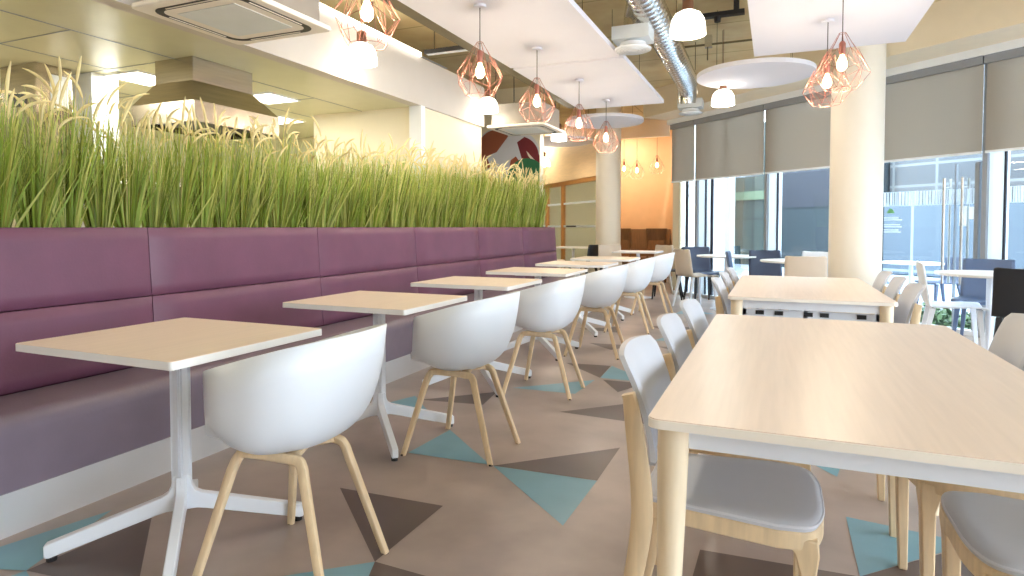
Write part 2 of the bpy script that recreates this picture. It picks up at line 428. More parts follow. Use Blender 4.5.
# entrance doors within the fourth bay
dr = struct(wbox(MB(), 4.398, 4.404, -.10, -.05, .05, 1.80).build('door_1', 'alu_grey', smooth=False))
wbox(MB(), 4.59, 4.63, -.10, -.05, .05, 1.80).build('door_frame', 'alu_grey', dr, smooth=False)
for s0 in (4.31, 4.49):
    for d0 in (-.02, -.135):
        h = MB(); h.tube([wp(s0, d0, .52), wp(s0, d0, 1.65)], .014, 10)
        for z in (.62, 1.55): h.tube([wp(s0, d0, z), wp(s0, -.07, z)], .008, 8)
        h.build('door_handle', 'steel', dr)
rnd = random.Random(3)
for a, b, lab in ((3.42, 4.40, 'band of white vertical stripes across the left entrance door glass'), (4.41, 4.60, 'short band of white vertical stripes across the narrow right door leaf'), (4.90, 5.9, 'band of white vertical stripes on the glass right of the entrance frame')):
    mb = MB(); s = a
    while s < b:
        w = rnd.choice([.006, .01, .016, .024]); w = min(w, b-s+.004)
        wbox(mb, s, s+w, -.064, -.062, 1.37, 1.535); s += w+rnd.choice([.006, .01, .014])
    wbox(mb, a, b, -.0645, -.0635, 1.37, 1.374); wbox(mb, a, b, -.0645, -.0635, 1.531, 1.535)
    tag(mb.build('window_film', 'frosted_strip', smooth=False), lab, 'window film', 'striped films on the glass')
nt_ = thing('notice', 'white paper notice on the entrance glass, nearest the right door frame', 'notice', wp(4.585, -.06, 1.2), group='paper notices on the entrance glass')
mb = MB(); wbox(mb, 4.535, 4.60, -.064, -.061, 1.21, 1.34); mb.v = [(x-nt_.location.x, y-nt_.location.y, z-nt_.location.z) for x, y, z in mb.v]
mb.build('paper', 'paper', nt_, smooth=False)
tag(wbox(MB(), 4.445, 4.515, -.064, -.061, 1.14, 1.35).build('notice', 'paper', smooth=False), 'taller white paper notice taped between the two door handles', 'notice', 'paper notices on the entrance glass')
lg = MB()
lg.slab([wp(3.66, -.062, 1.29), wp(3.755, -.062, 1.29), wp(3.735, -.062, 1.325), wp(3.705, -.062, 1.35), wp(3.68, -.062, 1.33)], WN, .002)
lg = tag(lg.build('window_sticker', 'logo_green', smooth=False), 'small green emblem with white lines of text on the entrance glass', 'sticker')
mb = MB()
for k, (s1, z) in enumerate([(3.80, 1.23), (3.84, 1.205), (3.82, 1.15), (3.835, 1.125), (3.80, 1.09), (3.825, 1.065)]): wbox(mb, 3.63, s1, -.064, -.062, z, z+.013)
mb.build('text_lines', 'frosted_strip', lg, smooth=False)

# ------------------------------------------------------------------ outside
struct(MB().box(-40, 60, -20, 60, -.16, -.125).build('pavement', 'pavement', smooth=False))
def fac(name, s0, s1, d, z0, z1, m, label):
    mb = MB(); wbox(mb, s0, s1, d-1.5, d, z0, z1)
    o = mb.build(name, m, smooth=False, uv=lambda c: ((c-W0).dot(WD), c.z))
    return tag(o, label, 'building')
fac('office_building', -14, -5.0, -5, -.12, 4.2, 'stone_white', 'pale white clad building wing seen at far left through the glass wall')
b1 = fac('office_building', -12, -5.95, -9, -.12, 4.5, 'facade_teal', 'dark teal glass building across the street, left of the column')
wbox(MB(), -12, -5.95, -8.98, -8.9, 2.02, 2.30).build('mid_band', 'reflection_green', b1, smooth=False)  # green band imitates a reflection on the teal facade, painted as its colour
b2 = fac('office_building', -5.9, -2.35, -9, -.12, 4.5, 'facade_plum', 'plum grey glass building across the street behind the column')
b3 = fac('office_building', -2.3, 16, -9.4, -.12, 5, 'facade_grey', 'grey office building opposite the entrance doors with a window grid')
wbox(MB(), -2.25, 16, -9.39, -9.1, -.1, 1.75).build('shopfront', 'facade_blue', b3, smooth=False, uv=lambda c: ((c-W0).dot(WD), c.z))
# kerb plinth and low planting outside the doors
mb = MB(); rnd = random.Random(5)
def leafy(mb, x0, x1, d0, d1, zh, n, rnd):
    for _ in range(n):
        s_ = rnd.uniform(x0, x1); d_ = rnd.uniform(d0, d1)
        zz = rnd.uniform(0, zh)*(.6+.4*math.sin(s_*9)*math.cos(d_*7))
        c = Vector(wp(s_, d_, zz-.1)); a = rnd.uniform(0, 2*PI); e = rnd.uniform(-.5, 1.0); L = rnd.uniform(.05, .10)
        u = Vector((math.cos(a)*math.cos(e), math.sin(a)*math.cos(e), math.sin(e)))*L; v = u.cross(Vector((0, 0, 1))).normalized()*L*.35
        mb.k = rnd.randrange(2)
        mb.add([c-u*.5, c+v, c+u*.5+Vector((0, 0, .01)), c-v], [(0, 1, 2, 3)])
for k, (a, b) in enumerate([(3.55, 4.28), (4.3, 5.1), (5.15, 5.95)]):
    mb = MB(); leafy(mb, a, b, -1.15, -.34, .34, 1500, rnd)
    tag(mb.build('shrub', ['hedge_leaf', 'hedge_leaf_dark'], smooth=False), ['low green shrub outside, left end under the white emblem', 'low green shrub outside the entrance, behind the white chair legs', 'low green shrub outside at the right end behind the black chair'][k],
        'shrub', 'low shrubs outside the glass wall')

# ------------------------------------------------------------------ banquette
XB = -2.88
Y0, PITCH, NSEC = -.35, 1.244, 7
YS = [Y0+PITCH*k for k in range(NSEC+1)]      # ends at 8.36
bq = thing('banquette', 'long purple vinyl banquette with grey seat and steel plinth below the grass', 'bench', (-2.75, 4.0, 0))
def rel(mb, o): mb.v = [(x-o.location.x, y-o.location.y, z-o.location.z) for x, y, z in mb.v]; return mb
rel(MB().box(-2.93, -2.56, YS[0], YS[-1], 0, .165), bq).build('plinth', 'steel_plinth', bq, smooth=False)
def cushion(y0, y1, prof_fn, nz):
    """quilted panel facing +x : prof_fn(v)->(x,z) , edges pulled in"""
    rows = []
    ny = 14
    for i in range(nz+1):
        v = i/nz; r = []
        for k in range(ny+1):
            u = k/ny; y = y0+(y1-y0)*u
            e = min(1, min(u, 1-u)*(y1-y0)/.05); ev = min(1, min(v, 1-v)/.12)
            puff = .022*math.sqrt(max(0, 1-(1-e)**2))*math.sqrt(max(0, 1-(1-ev)**2))
            x, z, nx, nz_ = prof_fn(v)
            r.append((x+nx*puff, y, z+nz_*puff))
        rows.append(r)
    return rows
for k in range(NSEC):
    y0, y1 = YS[k]+.002, YS[k+1]-.002
    for nm, z0, z1 in (('back_cushion', .46, .785), ('back_cushion', .79, 1.125)):
        mb = MB()
        f = lambda v, z0=z0, z1=z1: (XB+.045*(1-(z0+(z1-z0)*v-.46)/.665), z0+(z1-z0)*v, 1, 0)
        mb.grid(cushion(y0, y1, f, 12))
        xb = -2.93
        a, b = f(0), f(1)
        mb.add([(xb, y0, z0), (a[0], y0, z0), (b[0], y0, z1), (xb, y0, z1)], [(0, 1, 2, 3)])
        mb.add([(xb, y1, z0), (a[0], y1, z0), (b[0], y1, z1), (xb, y1, z1)], [(3, 2, 1, 0)])
        mb.add([(xb, y0, z1), (b[0], y0, z1), (b[0], y1, z1), (xb, y1, z1)], [(0, 1, 2, 3)])
        rel(mb, bq).build(nm, 'purple_vinyl', bq, ang=60)
    # seat section: rounded front edge
    prof = [(-2.84, .165)]+[(-2.545, .165), (-2.525, .175)]+[(-2.575+.065*math.cos(R(a)), .385+.065*math.sin(R(a))) for a in range(0, 91, 15)]+[(-2.70, .458), (-2.835, .455)]
    ys = [y0-.002, y1+.002] if k not in (0, NSEC-1) else [y0, y1]
    mb = MB(); mb.loft([[(x, y, z) for x, z in prof] for y in ys])
    rel(mb, bq).build('seat_cushion', 'seat_vinyl', bq, ang=50)
rel(MB().box(-2.99, -2.935, YS[0], YS[-1], 0, 1.128), bq).build('back_board', 'purple_vinyl', bq, smooth=False)
pl = tag(MB().box(-3.335, -2.995, YS[0], YS[-1], 0, 1.06).build('planter', 'plaster_cream', smooth=False), 'long cream planter box behind the purple banquette holding the grass', 'planter')
MB().box(-3.30, -3.03, YS[0]+.04, YS[-1]-.04, 1.06, 1.075).build('soil', 'soil', pl, smooth=False)['kind'] = 'stuff'

# ------------------------------------------------------------------ grass clumps
def grass_clump(seed):
    rnd = random.Random(seed)
    mb = MB()
    for _ in range(215):
        a = rnd.uniform(0, 2*PI); rb = .045*math.sqrt(rnd.random()); sp = rnd.gauss(0, .07)
        L = rnd.uniform(.32, .68); w = rnd.choice([.0025, .003, .004, .006]) if rnd.random() < .92 else .0095
        dx, dy = math.cos(a), math.sin(a)
        bend = rnd.uniform(.01, .13)
        side = rnd.uniform(0, PI); sx, sy = math.cos(side), math.sin(side)
        mb.k = rnd.choice([0, 0, 1, 1, 2])
        pts = []
        for i in range(6):
            t = i/5
            r_ = rb+abs(sp)*t+bend*t**2.4*.6
            pts.append((dx*r_, dy*r_, L*t*(1-.10*t*bend*5)))
        vs = []; fs = []
        for i, p in enumerate(pts):
            ww = w*(1-.9*(i/5)**2)
            vs += [(p[0]-sx*ww, p[1]-sy*ww, p[2]), (p[0]+sx*ww, p[1]+sy*ww, p[2])]
        for i in range(5): fs.append((2*i, 2*i+1, 2*i+3, 2*i+2))
        mb.add(vs, fs)
    pm = MB()
    for _ in range(10):
        a = rnd.uniform(0, 2*PI); rb = .03*rnd.random(); H = rnd.uniform(.48, .66); out = rnd.uniform(.02, .12)
        dx, dy = math.cos(a), math.sin(a)
        p0 = Vector((dx*rb, dy*rb, 0)); p1 = Vector((dx*(rb+out*.6), dy*(rb+out*.6), H*.6)); p2 = Vector((dx*(rb+out), dy*(rb+out), H))
        pm.tube([p0, p1, p2], [.0018, .0015, .0012], 4)
        L = rnd.uniform(.10, .17); dr = rnd.uniform(.1, 1.3)
        path = []
        q = p2.copy(); ang = rnd.uniform(.0, .4)
        for i in range(7):
            path.append(q.copy()); ang += dr/6*1.2
            q = q+Vector((dx*math.sin(ang), dy*math.sin(ang), math.cos(ang)))*L/6
        pm.tube(path, [.0035, .006, .0073, .0073, .0066, .005, .0015], 6)
    return mb, pm
protos = []
for sd in range(8):
    mb, pm = grass_clump(100+sd)
    protos.append((mb, pm))
NG = 47
rnd = random.Random(11)
ys = [1.45+(8.27-1.45)*k/(NG-1) for k in range(NG)]
first = {}
for k, y in enumerate(ys):
    q = rnd.randrange(8)
    near = 1.0+.16*max(0, min(1, (y-3)/5))+.03*max(0, min(1, (2.6-y)/.8))
    lab = ordinal(k+1)+' clump of tall green grass along the planter, counted from its left end'
    if k == 0: lab = 'leftmost clump of tall green grass in the planter, at the picture edge'
    if k == NG-1: lab = 'last clump of tall green grass at the far end of the planter'
    x = -3.10+rnd.uniform(-.02, .02)
    if q not in first:
        o = protos[q][0].build('grass_clump', ['leaf', 'leaf_pale', 'leaf_dark'], smooth=False)
        protos[q][1].build('seed_heads', 'seed', o)['label'] = 'pale seed heads'
        tag(o, lab, 'plant', 'tall grass clumps in the planter', 'thing'); first[q] = o
    else:
        o = dup(first[q], label=lab)
    o.location = (x, y, 1.075); o.rotation_euler = (0, 0, rnd.uniform(0, 2*PI)); sc_ = near*rnd.uniform(.93, 1.10); o.scale = (1, 1, sc_)

# ------------------------------------------------------------------ two-seat tables
def make_table():
    t = thing('pedestal_table', None, 'table')
    mb = MB(); x, y = .372, .325
    mb.k = 1; mb.prism(rrect(-x, x, -y, y, .012, 3), .716, .7405)
    mb.k = 0; mb.prism(rrect(-x+.0015, x-.0015, -y+.0015, y-.0015, .011, 3), .7400, .742)
    mb.build('tabletop', ['laminate', 'white_edge'], t, smooth=False)
    col = MB(); h = .0235
    sec = []
    for sx, sy, pts in ((1, 1, 0),):
        sec = [(h, -.012), (h, .012), (h-.006, .014), (h-.006, .02), (h, .0205), (h, h), (.0205, h), (.02, h-.006), (.014, h-.006), (.012, h), (-.012, h), (-.014, h-.006), (-.02, h-.006), (-.0205, h), (-h, h),
               (-h, .022), (-h+.006, .02), (-h+.006, .014), (-h, .012), (-h, -.012), (-h+.006, -.014), (-h+.006, -.02), (-h, -.022), (-h, -h), (-.022, -h), (-.02, -h+.006), (-.014, -h+.006), (-.012, -h), (.012, -h), (.014, -h+.006), (.02, -h+.006), (.022, -h), (h, -h), (h, -.022), (h-.006, -.02), (h-.006, -.014)]
    col.prism(sec, .13, .70)
    col.build('column', 'white_metal', t, smooth=False)
    MB().box(-.16, .16, -.16, .16, .70, .716).build('top_plate', 'white_metal', t, smooth=False)
    prof = [(.0, .24), (.028, .235), (.034, .20), (.045, .178), (.065, .166), (.41, .062), (.415, .056), (.415, .016), (.40, .014), (.08, .105), (.05, .112), (0, .112)]
    for k in range(4):
        a = R(45+90*k); ca, sa = math.cos(a), math.sin(a)
        w = .0175
        mb = MB()
        L = [(r*ca-w*(1 if r < .3 else .9)*sa*-1*-1, r*sa+w*(1 if r < .3 else .9)*ca, z) for r, z in prof]
        Rr = [(r*ca+w*(1 if r < .3 else .9)*sa, r*sa-w*(1 if r < .3 else .9)*ca, z) for r, z in prof]
        mb.loft([L, Rr])
        g = mb.build('leg', 'white_metal', t, bevel=.004)
        MB().lathe([(.016, 0), (.016, .015)], (.395*ca, .395*sa, 0), 12).build('glide', 'dark_slot', g)
    return t
TY = [1.57, 2.79, 4.01, 5.23, 6.45, 7.67]
tlab = ['nearest white-edged two-seat pedestal table, at the left of the picture', 'second pedestal table along the banquette, behind the nearest white shell chair',
        'third pedestal table along the banquette, counted from the camera', 'fourth pedestal table along the banquette, counted from the camera',
        'fifth pedestal table along the banquette, second from the far end', 'farthest pedestal table, at the far end of the banquette']
T0 = make_table()
for i, y in enumerate(TY):
    t = T0 if i == 0 else dup(T0)
    t.location = (-1.962, y, 0); t['label'] = tlab[i]; t['group'] = 'pedestal tables along the banquette'

# ------------------------------------------------------------------ white shell armchairs
def make_shell_chair():
    t = thing('shell_armchair', None, 'chair')
    nth, ns = 96, 18
    ax_b, ax_f, ay = .262, .262, .288
    def rim(th):
        a = abs(th)                     # 0 = back
        c, s_ = math.cos(th), math.sin(th)
        ex = 2/2.5
        x = -math.copysign(abs(c)**ex, c); y = math.copysign(abs(s_)**ex, s_)
        x *= ax_b if x < 0 else ax_f; y *= ay*(1-.10*max(0, x/.262)**2)
        return x, y
    def H(th):
        x, y = rim(th)
        arm = .802-(x+.262)*.285+.012*(y/.288)**2
        d = math.degrees(abs(th))
        k = max(0, min(1, (d-117)/17)); k = k*k*(3-2*k)
        return arm*(1-k)+(.424+.075*max(0, x/.262)**1.4+.006)*k
    ths = []
    for i in range(nth): ths.append(-PI+2*PI*i/nth)
    extra = [R(s*d) for s in (1, -1) for d in (114.5, 116.5, 118.5, 120.5, 122, 124, 126, 128, 130, 132, 134, 136)]
    ths = sorted(ths+extra)
    rows = []
    for th in ths:
        X, Y = rim(th); hz = H(th); r = []
        for i in range(1, ns+1):
            s_ = i/ns; u = s_*PI/2
            dd = math.degrees(abs(th)); q = max(0, min(1, (dd-55)/60)); n = 3.5+1.9*q*q*(3-2*q)
            rho = math.sin(u)**(2/n); zf = 1-max(0, math.cos(u))**(2/n)
            z0 = .424+.075*max(0, X*rho/.262)**1.4
            zz = z0+(hz-z0)*zf
            px_ = X*rho*(1 if X > 0 else .80+.20*min(1, max(0, zz-.424)/.376))
            py_ = Y*rho*(.93+.07*min(1, max(0, zz-.424)/.25))
            r.append((px_, py_, zz))
        rows.append(r)
    m = len(ths); mb = MB(); vs = [(0, 0, .424)]; fs = []
    for r in rows: vs += r
    for a in range(m):
        b = (a+1) % m
        fs.append((0, 1+b*ns, 1+a*ns))
        for i in range(ns-1): fs.append((1+a*ns+i, 1+b*ns+i, 1+b*ns+i+1, 1+a*ns+i+1))
    mb.add(vs, fs)
    sh = mb.build('shell', 'white_plastic', t, ang=180, solid=.009, soff=1)
    for sg in (-1, 1):
        pts = [(.232, .222*sg, 0), (.145, .146*sg, .355), (.13, .132*sg, .395), (.095, .126*sg, .410), (-.065, .106*sg, .402), (-.098, .108*sg, .385), (-.112, .114*sg, .345), (-.222, .166*sg, 0)]
        path = smoothpath(pts[1:-1], 5); path = [Vector(pts[0])]+path+[Vector(pts[-1])]
        n = len(path)
        MB().tube(path, [.0135]+[.0165]*(n-2)+[.0135], 12, ry=[.011]+[.013]*(n-2)+[.011], up=(1, 0, 0), sq=3.2).build('leg_frame', 'ash', t)
        for fx, fy in ((.232, .222*sg), (-.222, .166*sg)):
            MB().lathe([(.012, 0), (.012, .008)], (fx, fy, 0), 10).build('glide', 'dark_slot', t)
    mb = MB(); mb.tube([(.05, -.12, .408), (.02, 0, .414), (.05, .12, .408)], .013, 8, ry=.022, sq=3); mb.tube([(-.05, -.105, .402), (-.02, 0, .414), (-.05, .105, .402)], .013, 8, ry=.022, sq=3)
    mb.build('cross_brace', 'ash', t)
    MB().lathe([(.06, .414), (.055, .428)], (0, 0, 0), 20).build('mounting_plate', 'grille', t)
    return t
A0 = make_shell_chair()
alab = ['nearest white shell armchair with pale wooden legs, left of centre', 'second white shell armchair in the row, counted from the camera', 'third white shell armchair in the row, counted from the camera',
        'fourth white shell armchair in the row, counted from the camera', 'fifth white shell armchair in the row, second from the far end', 'farthest white shell armchair in the row along the small tables']
for i, (y, dx, rz) in enumerate([(1.60, 0, 2), (2.80, 0, -1), (4.01, 0, 1), (5.36, 0, 0), (6.72, .0, 2), (8.10, .0, -2)]):
    c = A0 if i == 0 else dup(A0)
    c.location = (-1.445+dx, y, 0); c.rotation_euler = (0, 0, PI+R(rz)); c['label'] = alab[i]; c['group'] = 'white shell armchairs facing the banquette'

# ------------------------------------------------------------------ long tables
def make_long_table(w, l):
    t = thing('dining_table', None, 'table')
    mb = MB(); x, y = w/2, l/2
    mb.k = 1; mb.prism(rrect(-x, x, -y, y, .025, 5), .722, .7395)
    mb.k = 0; mb.prism(rrect(-x+.002, x-.002, -y+.002, y-.002, .024, 5), .739, .742)
    mb.build('tabletop', ['laminate_big', 'table_edge'], t, smooth=False)
    mb = MB(); a, b = x-.045, y-.05
    mb.box(-a, a, -b, -b+.022, .674, .7215); mb.box(-a, a, b-.022, b, .674, .7215)
    mb.box(-a, -a+.022, -b, b, .674, .7215); mb.box(a-.022, a, -b, b, .674, .7215)
    mb.build('apron', 'white_metal', t, smooth=False)
    for sx in (-1, 1):
        for sy in (-1, 1):
            cx, cy = sx*(x-.047), sy*(y-.055)
            mb = MB(); mb.lathe([(.019, 0), (.0205, .02), (.025, .35), (.032, .66), (.033, .7215)], (0, 0, 0), 20)
            mb.v = [(vx+cx+sx*.012*(1-vz/.71), vy+cy+sy*.012*(1-vz/.71), vz) for vx, vy, vz in mb.v]
            mb.build('leg', 'ash_light', t)
    return t
mat('ash_light', rgb(238, 220, 190), .4, var=.05, scale=6, stretch=(9, 9, .9))
D1 = make_long_table(.86, 1.65); D1.location = (.194, 2.08, 0); tag(D1, 'large pale wood dining table in the right foreground', 'table', 'long dining tables')
D2 = make_long_table(.83, 1.66); D2.location = (.174, 4.51, 0); tag(D2, 'long pale wood dining table behind the foreground one, before the column', 'table', 'long dining tables')
tr = MB(); tr.box(-.36, .37, -.72, -.712, .575, .625); tr.box(-.36, .37, -.72, -.56, .570, .576)
for xx in (-.34, -.02, .33): tr.box(xx, xx+.02, -.71, -.69, .576, .70)
tr.box(-.34, .35, -.71, -.70, .625, .662)
tr = tr.build('cable_tray', 'white_metal', D2, smooth=False)
for xx in (-.27, -.17, -.02, .06, .24):
    MB().box(xx, xx+.045, -.716, -.708, .632, .655).build('socket', 'black_plastic', tr, smooth=False)

# ------------------------------------------------------------------ wooden chairs with pale pads
def make_wood_chair():
    t = thing('upholstered_chair', None, 'chair')
    # seat outline: wider at front (+x)
    def outline(g):
        pts = [(-.21-g, -.165-g), (.11, -.205-g), (.182+g*.7, -.185-g*.7), (.210+g, -.11), (.214+g, 0), (.210+g, .11), (.182+g*.7, .185+g*.7), (.11, .205+g), (-.21-g, .165+g)]
        sp = [pts[0]]+[tuple(p)[:2] for p in smoothpath([(a, b, 0) for a, b in pts[1:-1]], 5)]+[pts[-1]]
        return sp
    MB().prism(outline(0), .394, .436).build('seat_rail', 'ash', t, bevel=.004)
    pad = MB(); rings = []
    for g, z in ((-.004, .436), (-.001, .446), (-.004, .452), (-.018, .457), (-.06, .454), (-.12, .450)):
        o = outline(0); k = 1+g/.22
        rings.append([(x*k, y*k, z) for x, y in o])
    pad.loft(rings); pd = pad.build('seat_pad', 'vinyl_pad', t, ang=60)
    o = outline(0); MB().tube([(x*.992, y*.992, .4475) for x, y in o]+[(o[0][0]*.992, o[0][1]*.992, .4475)], .0035, 6).build('piping', 'piping', pd)
    for sg in (-1, 1):
        mb = MB()
        secs = [(.0, .168, .165, .0125, .014), (.20, .172, .168, .016, .018), (.34, .175, .170, .018, .021), (.385, .172, .168, .026, .028), (.42, .160, .160, .036, .034)]
        mb.loft([[(cx+dx*hx, sg*(cy)+dy*hy, z) for dx, dy in ((-1, -1), (1, -1), (1, 1), (-1, 1))] for z, cx, cy, hx, hy in secs])
        mb.build('leg', 'ash', t, bevel=.004, smooth=True, ang=30)
    for sg in (-1, 1):
        pts = [(-.270, .172*sg, 0), (-.232, .180*sg, .20), (-.206, .186*sg, .36), (-.203, .190*sg, .46), (-.215, .196*sg, .58), (-.230, .200*sg, .69), (-.236, .201*sg, .715)]
        path = smoothpath(pts, 4); n = len(path)
        rr = [.017+.010*math.sin(PI*min(1, i/(n-1)*1.15)) for i in range(n)]
        MB().tube(path, rr, 10, ry=.0115, up=(1, 0, 0), sq=4).build('back_post', 'ash', t, ang=40)
    # curved back pad with thickness
    def backpt(u, v, off):
        # u -1..1 across, v 0..1 up
        w = .195-.01*(1-v); 
        e = 1-abs(2*v-1)
        y = u*w
        z = .525+.285*v-.012*u*u*v
        x = -.172-.066*v*v-.012*v - .030*(1-u*u)+off
        return x, y, z
    nu, nv = 16, 14
    def shape(off0, inset):
        rows = []
        for j in range(nv+1):
            v = j/nv; r = []
            # rounded corners : shrink u near top and bottom
            t_ = .024/.285
            d = 0
            if v > 1-t_: q = (v-(1-t_))/t_; d = (1-math.sqrt(max(0, 1-q*q)))*.020/.195
            if v < t_*.6: q = (t_*.6-v)/(t_*.6); d = (1-math.sqrt(max(0, 1-q*q)))*.03/.195
            for i in range(nu+1):
                u = -1+2*i/nu; uu = u*(1-d)*(1-inset)
                ed = min(1, (1-abs(u))/.2)*min(1, min(v, 1-v)/.15)
                r.append(backpt(uu, inset*.3+v*(1-inset*.6), off0(ed)))
            rows.append(r)
        return rows
    F = shape(lambda e: .004+.010*math.sqrt(max(0, 1-(1-e)**2)), 0); B = shape(lambda e: -.010, 0)
    mb = MB(); mb.grid([r[::-1] for r in F]); mb.grid(B)
    # rim
    def border(rows): return rows[0]+[r[-1] for r in rows[1:]]+rows[-1][::-1][1:]+[r[0] for r in rows[::-1][1:-1]]
    bf, bb = border(F), border(B); n = len(bf)
    mb.add(bf+bb, [(i, (i+1) % n, n+(i+1) % n, n+i) for i in range(n)])
    mb.build('back_pad', 'vinyl_pad', t, ang=50)
    return t
C0 = make_wood_chair()
wl = [('nearest chair on the left side of the foreground dining table, grey seat visible', (-.095, 1.725, 0), 0), ('middle chair on the left side of the foreground dining table', (-.09, 2.25, 0), 1), ('far chair on the left side of the foreground dining table', (-.08, 2.75, 0), -1),
      ('nearest chair on the right side of the foreground table, seat cut by the corner', (.60, 1.70, 0), 180), ('middle chair on the right side of the foreground dining table', (.575, 2.20, 0), 181), ('far chair on the right side of the foreground table, tan back showing', (.585, 2.76, 0), 179),
      ('near chair on the left side of the second dining table', (-.075, 4.08, 0), 0), ('middle chair on the left side of the second dining table', (-.07, 4.62, 0), 1), ('far chair on the left side of the second dining table', (-.06, 5.16, 0), 0),
      ('near chair on the right side of the second dining table', (.48, 4.10, 0), 180), ('middle chair on the right side of the second dining table', (.485, 4.64, 0), 179), ('far chair on the right side of the second dining table', (.49, 5.20, 0), 180)]
for i, (lab, loc, rz) in enumerate(wl):
    c = C0 if i == 0 else dup(C0)
    c.location = loc; c.rotation_euler = (0, 0, R(rz)); tag(c, lab, 'chair', 'wooden chairs around the long dining tables')

# ------------------------------------------------------------------ moulded side chairs and round tables near the glass
def make_side_chair(body, legs, pad=None):
    t = thing('moulded_chair', None, 'chair')
    side = smoothpath([(.225, .425), (.205, .445), (.10, .445), (-.04, .437), (-.14, .438), (-.195, .47), (-.222, .55), (-.243, .68), (-.262, .80), (-.268, .82)] and
                      [(a, 0, b) for a, b in [(.225, .425), (.205, .445), (.10, .445), (-.04, .437), (-.14, .438), (-.195, .47), (-.222, .55), (-.243, .68), (-.262, .80), (-.268, .82)]], 4)
    rows = []; n = len(side)
    for i, p in enumerate(side):
        f = i/(n-1); w = .215-.02*max(0, (f-.45)/.55); 
        if f > .93: w -= .02*((f-.93)/.07)**2
        r = []
        for k in range(13):
            u = -1+2*k/12
            up = .016*u*u if f < .5 else 0; fw = .035*u*u*max(0, min(1, (f-.45)/.2))
            r.append((p.x+fw, u*w, p.z+up))
        rows.append(r)
    MB().grid(rows).build('shell', body, t, ang=180, solid=.014)
    for sx in (-1, 1):
        for sy in (-1, 1):
            a = (.17 if sx > 0 else -.15, .165*sy, .437); b = (.215 if sx > 0 else -.235, .20*sy, 0)
            mb = MB(); mb.loft([[(p[0]+dx*h, p[1]+dy*h, p[2]) for dx, dy in ((-1, -1), (1, -1), (1, 1), (-1, 1))] for p, h in ((b, .011), (a, .021))])
            mb.build('leg', legs, t, bevel=.003, smooth=False)
    return t
SCH = {}
def side_chair(kind, loc, rz, label, legs=None, z=0):
    key = (kind, legs)
    if key not in SCH: c = SCH[key] = make_side_chair(kind, legs or kind)
    else: c = dup(SCH[key])
    c.location = (*loc, z); c.rotation_euler = (0, 0, R(rz)); tag(c, label, 'chair', 'moulded chairs around the cafe tables')
    return c
def make_cafe_table(r=.40, hh=.742, sq=False):
    t = thing('cafe_table', None, 'table')
    mb = MB()
    if sq: mb.prism(rrect(-r, r, -r, r, .03, 4), hh-.022, hh)
    else: mb.lathe([(r-.004, hh-.022), (r, hh-.018), (r, hh-.004), (r-.004, hh)], (0, 0, 0), 40)
    mb.build('tabletop', 'white_edge', t, ang=40)
    MB().lathe([(.028, .03), (.028, hh-.022)], (0, 0, 0), 16).build('column', 'white_metal', t)
    MB().lathe([(.22, 0), (.22, .008), (.05, .03), (.028, .05)], (0, 0, 0), 32).build('base', 'white_metal', t)
    return t
CT = make_cafe_table()
CTS = make_cafe_table(.35, sq=True)
def cafe(src, i, loc, label, z=0):
    t = src if i == 0 else dup(src); t.location = (*loc, z); tag(t, label, 'table', 'white cafe tables near the glass'); return t
cafe(CT, 0, (1.68, 6.38), 'round white cafe table between the white and black chairs at right')
cafe(CT, 1, (-.60, 8.95), 'round white cafe table near the glass, left of the second dining table')
cafe(CT, 2, (.24, 7.95), 'round white cafe table half hidden left of the big column')
cafe(CTS, 0, (-2.02, 9.95), 'square white cafe table in front of the far orange wall')
cafe(CTS, 1, (-3.62, 11.60), 'pale square table by the timber framed screen')
cafe(CT, 3, (1.83, 10.55), 'round white table outside the entrance glass', -.125)
side_chair('white_plastic', (1.42, 6.42), -6, 'white moulded side chair seen from the side, right of the big column')
side_chair('slate_plastic', (1.80, 7.02), -112, 'slate blue chair behind the round table at right, facing the room')
side_chair('black_plastic', (1.80, 5.90), 70, 'large black chair at the right picture edge, its back to the camera')
side_chair('beige_plastic', (.31, 7.42), 88, 'beige chair with its back to us behind the second dining table')
side_chair('white_plastic', (.43, 8.40), 250, 'white chair top showing just left of the big column')
side_chair('navy_plastic', (-.06, 8.62), -75, 'navy chair facing the room behind the second dining table')
side_chair('slate_plastic', (-.30, 8.25), 0, 'pale blue chair seen edge-on between the navy chair and window table', 'white_plastic')
side_chair('beige_plastic', (-1.02, 9.02), 40, 'beige chair with white legs standing at the left window table', 'white_plastic')
side_chair('navy_plastic', (-1.0, 9.75), -62, 'dark navy chair behind the beige one at the left window table', 'black_plastic')
side_chair('black_plastic', (-1.56, 9.98), 185, 'black chair with long black legs behind the farthest white armchair')
side_chair('beige_plastic', (-1.86, 10.52), 235, 'beige chair behind the black one, in front of the tan pillar')
side_chair('beige_plastic', (-2.52, 10.35), -60, 'beige chair in front of the far round column', 'black_plastic')
side_chair('black_plastic', (-3.12, 10.60), 165, 'black chair left of the far round column')
side_chair('beige_plastic', (-4.12, 11.80), 10, 'beige chair at the pale table by the timber screen')
side_chair('slate_plastic', (1.40, 10.37), 25, 'slate chair outside the glass, immediately right of the big column', None, -.125)
side_chair('navy_plastic', (2.22, 10.72), 205, 'navy chair outside the glass, left of the long door handles', None, -.125)

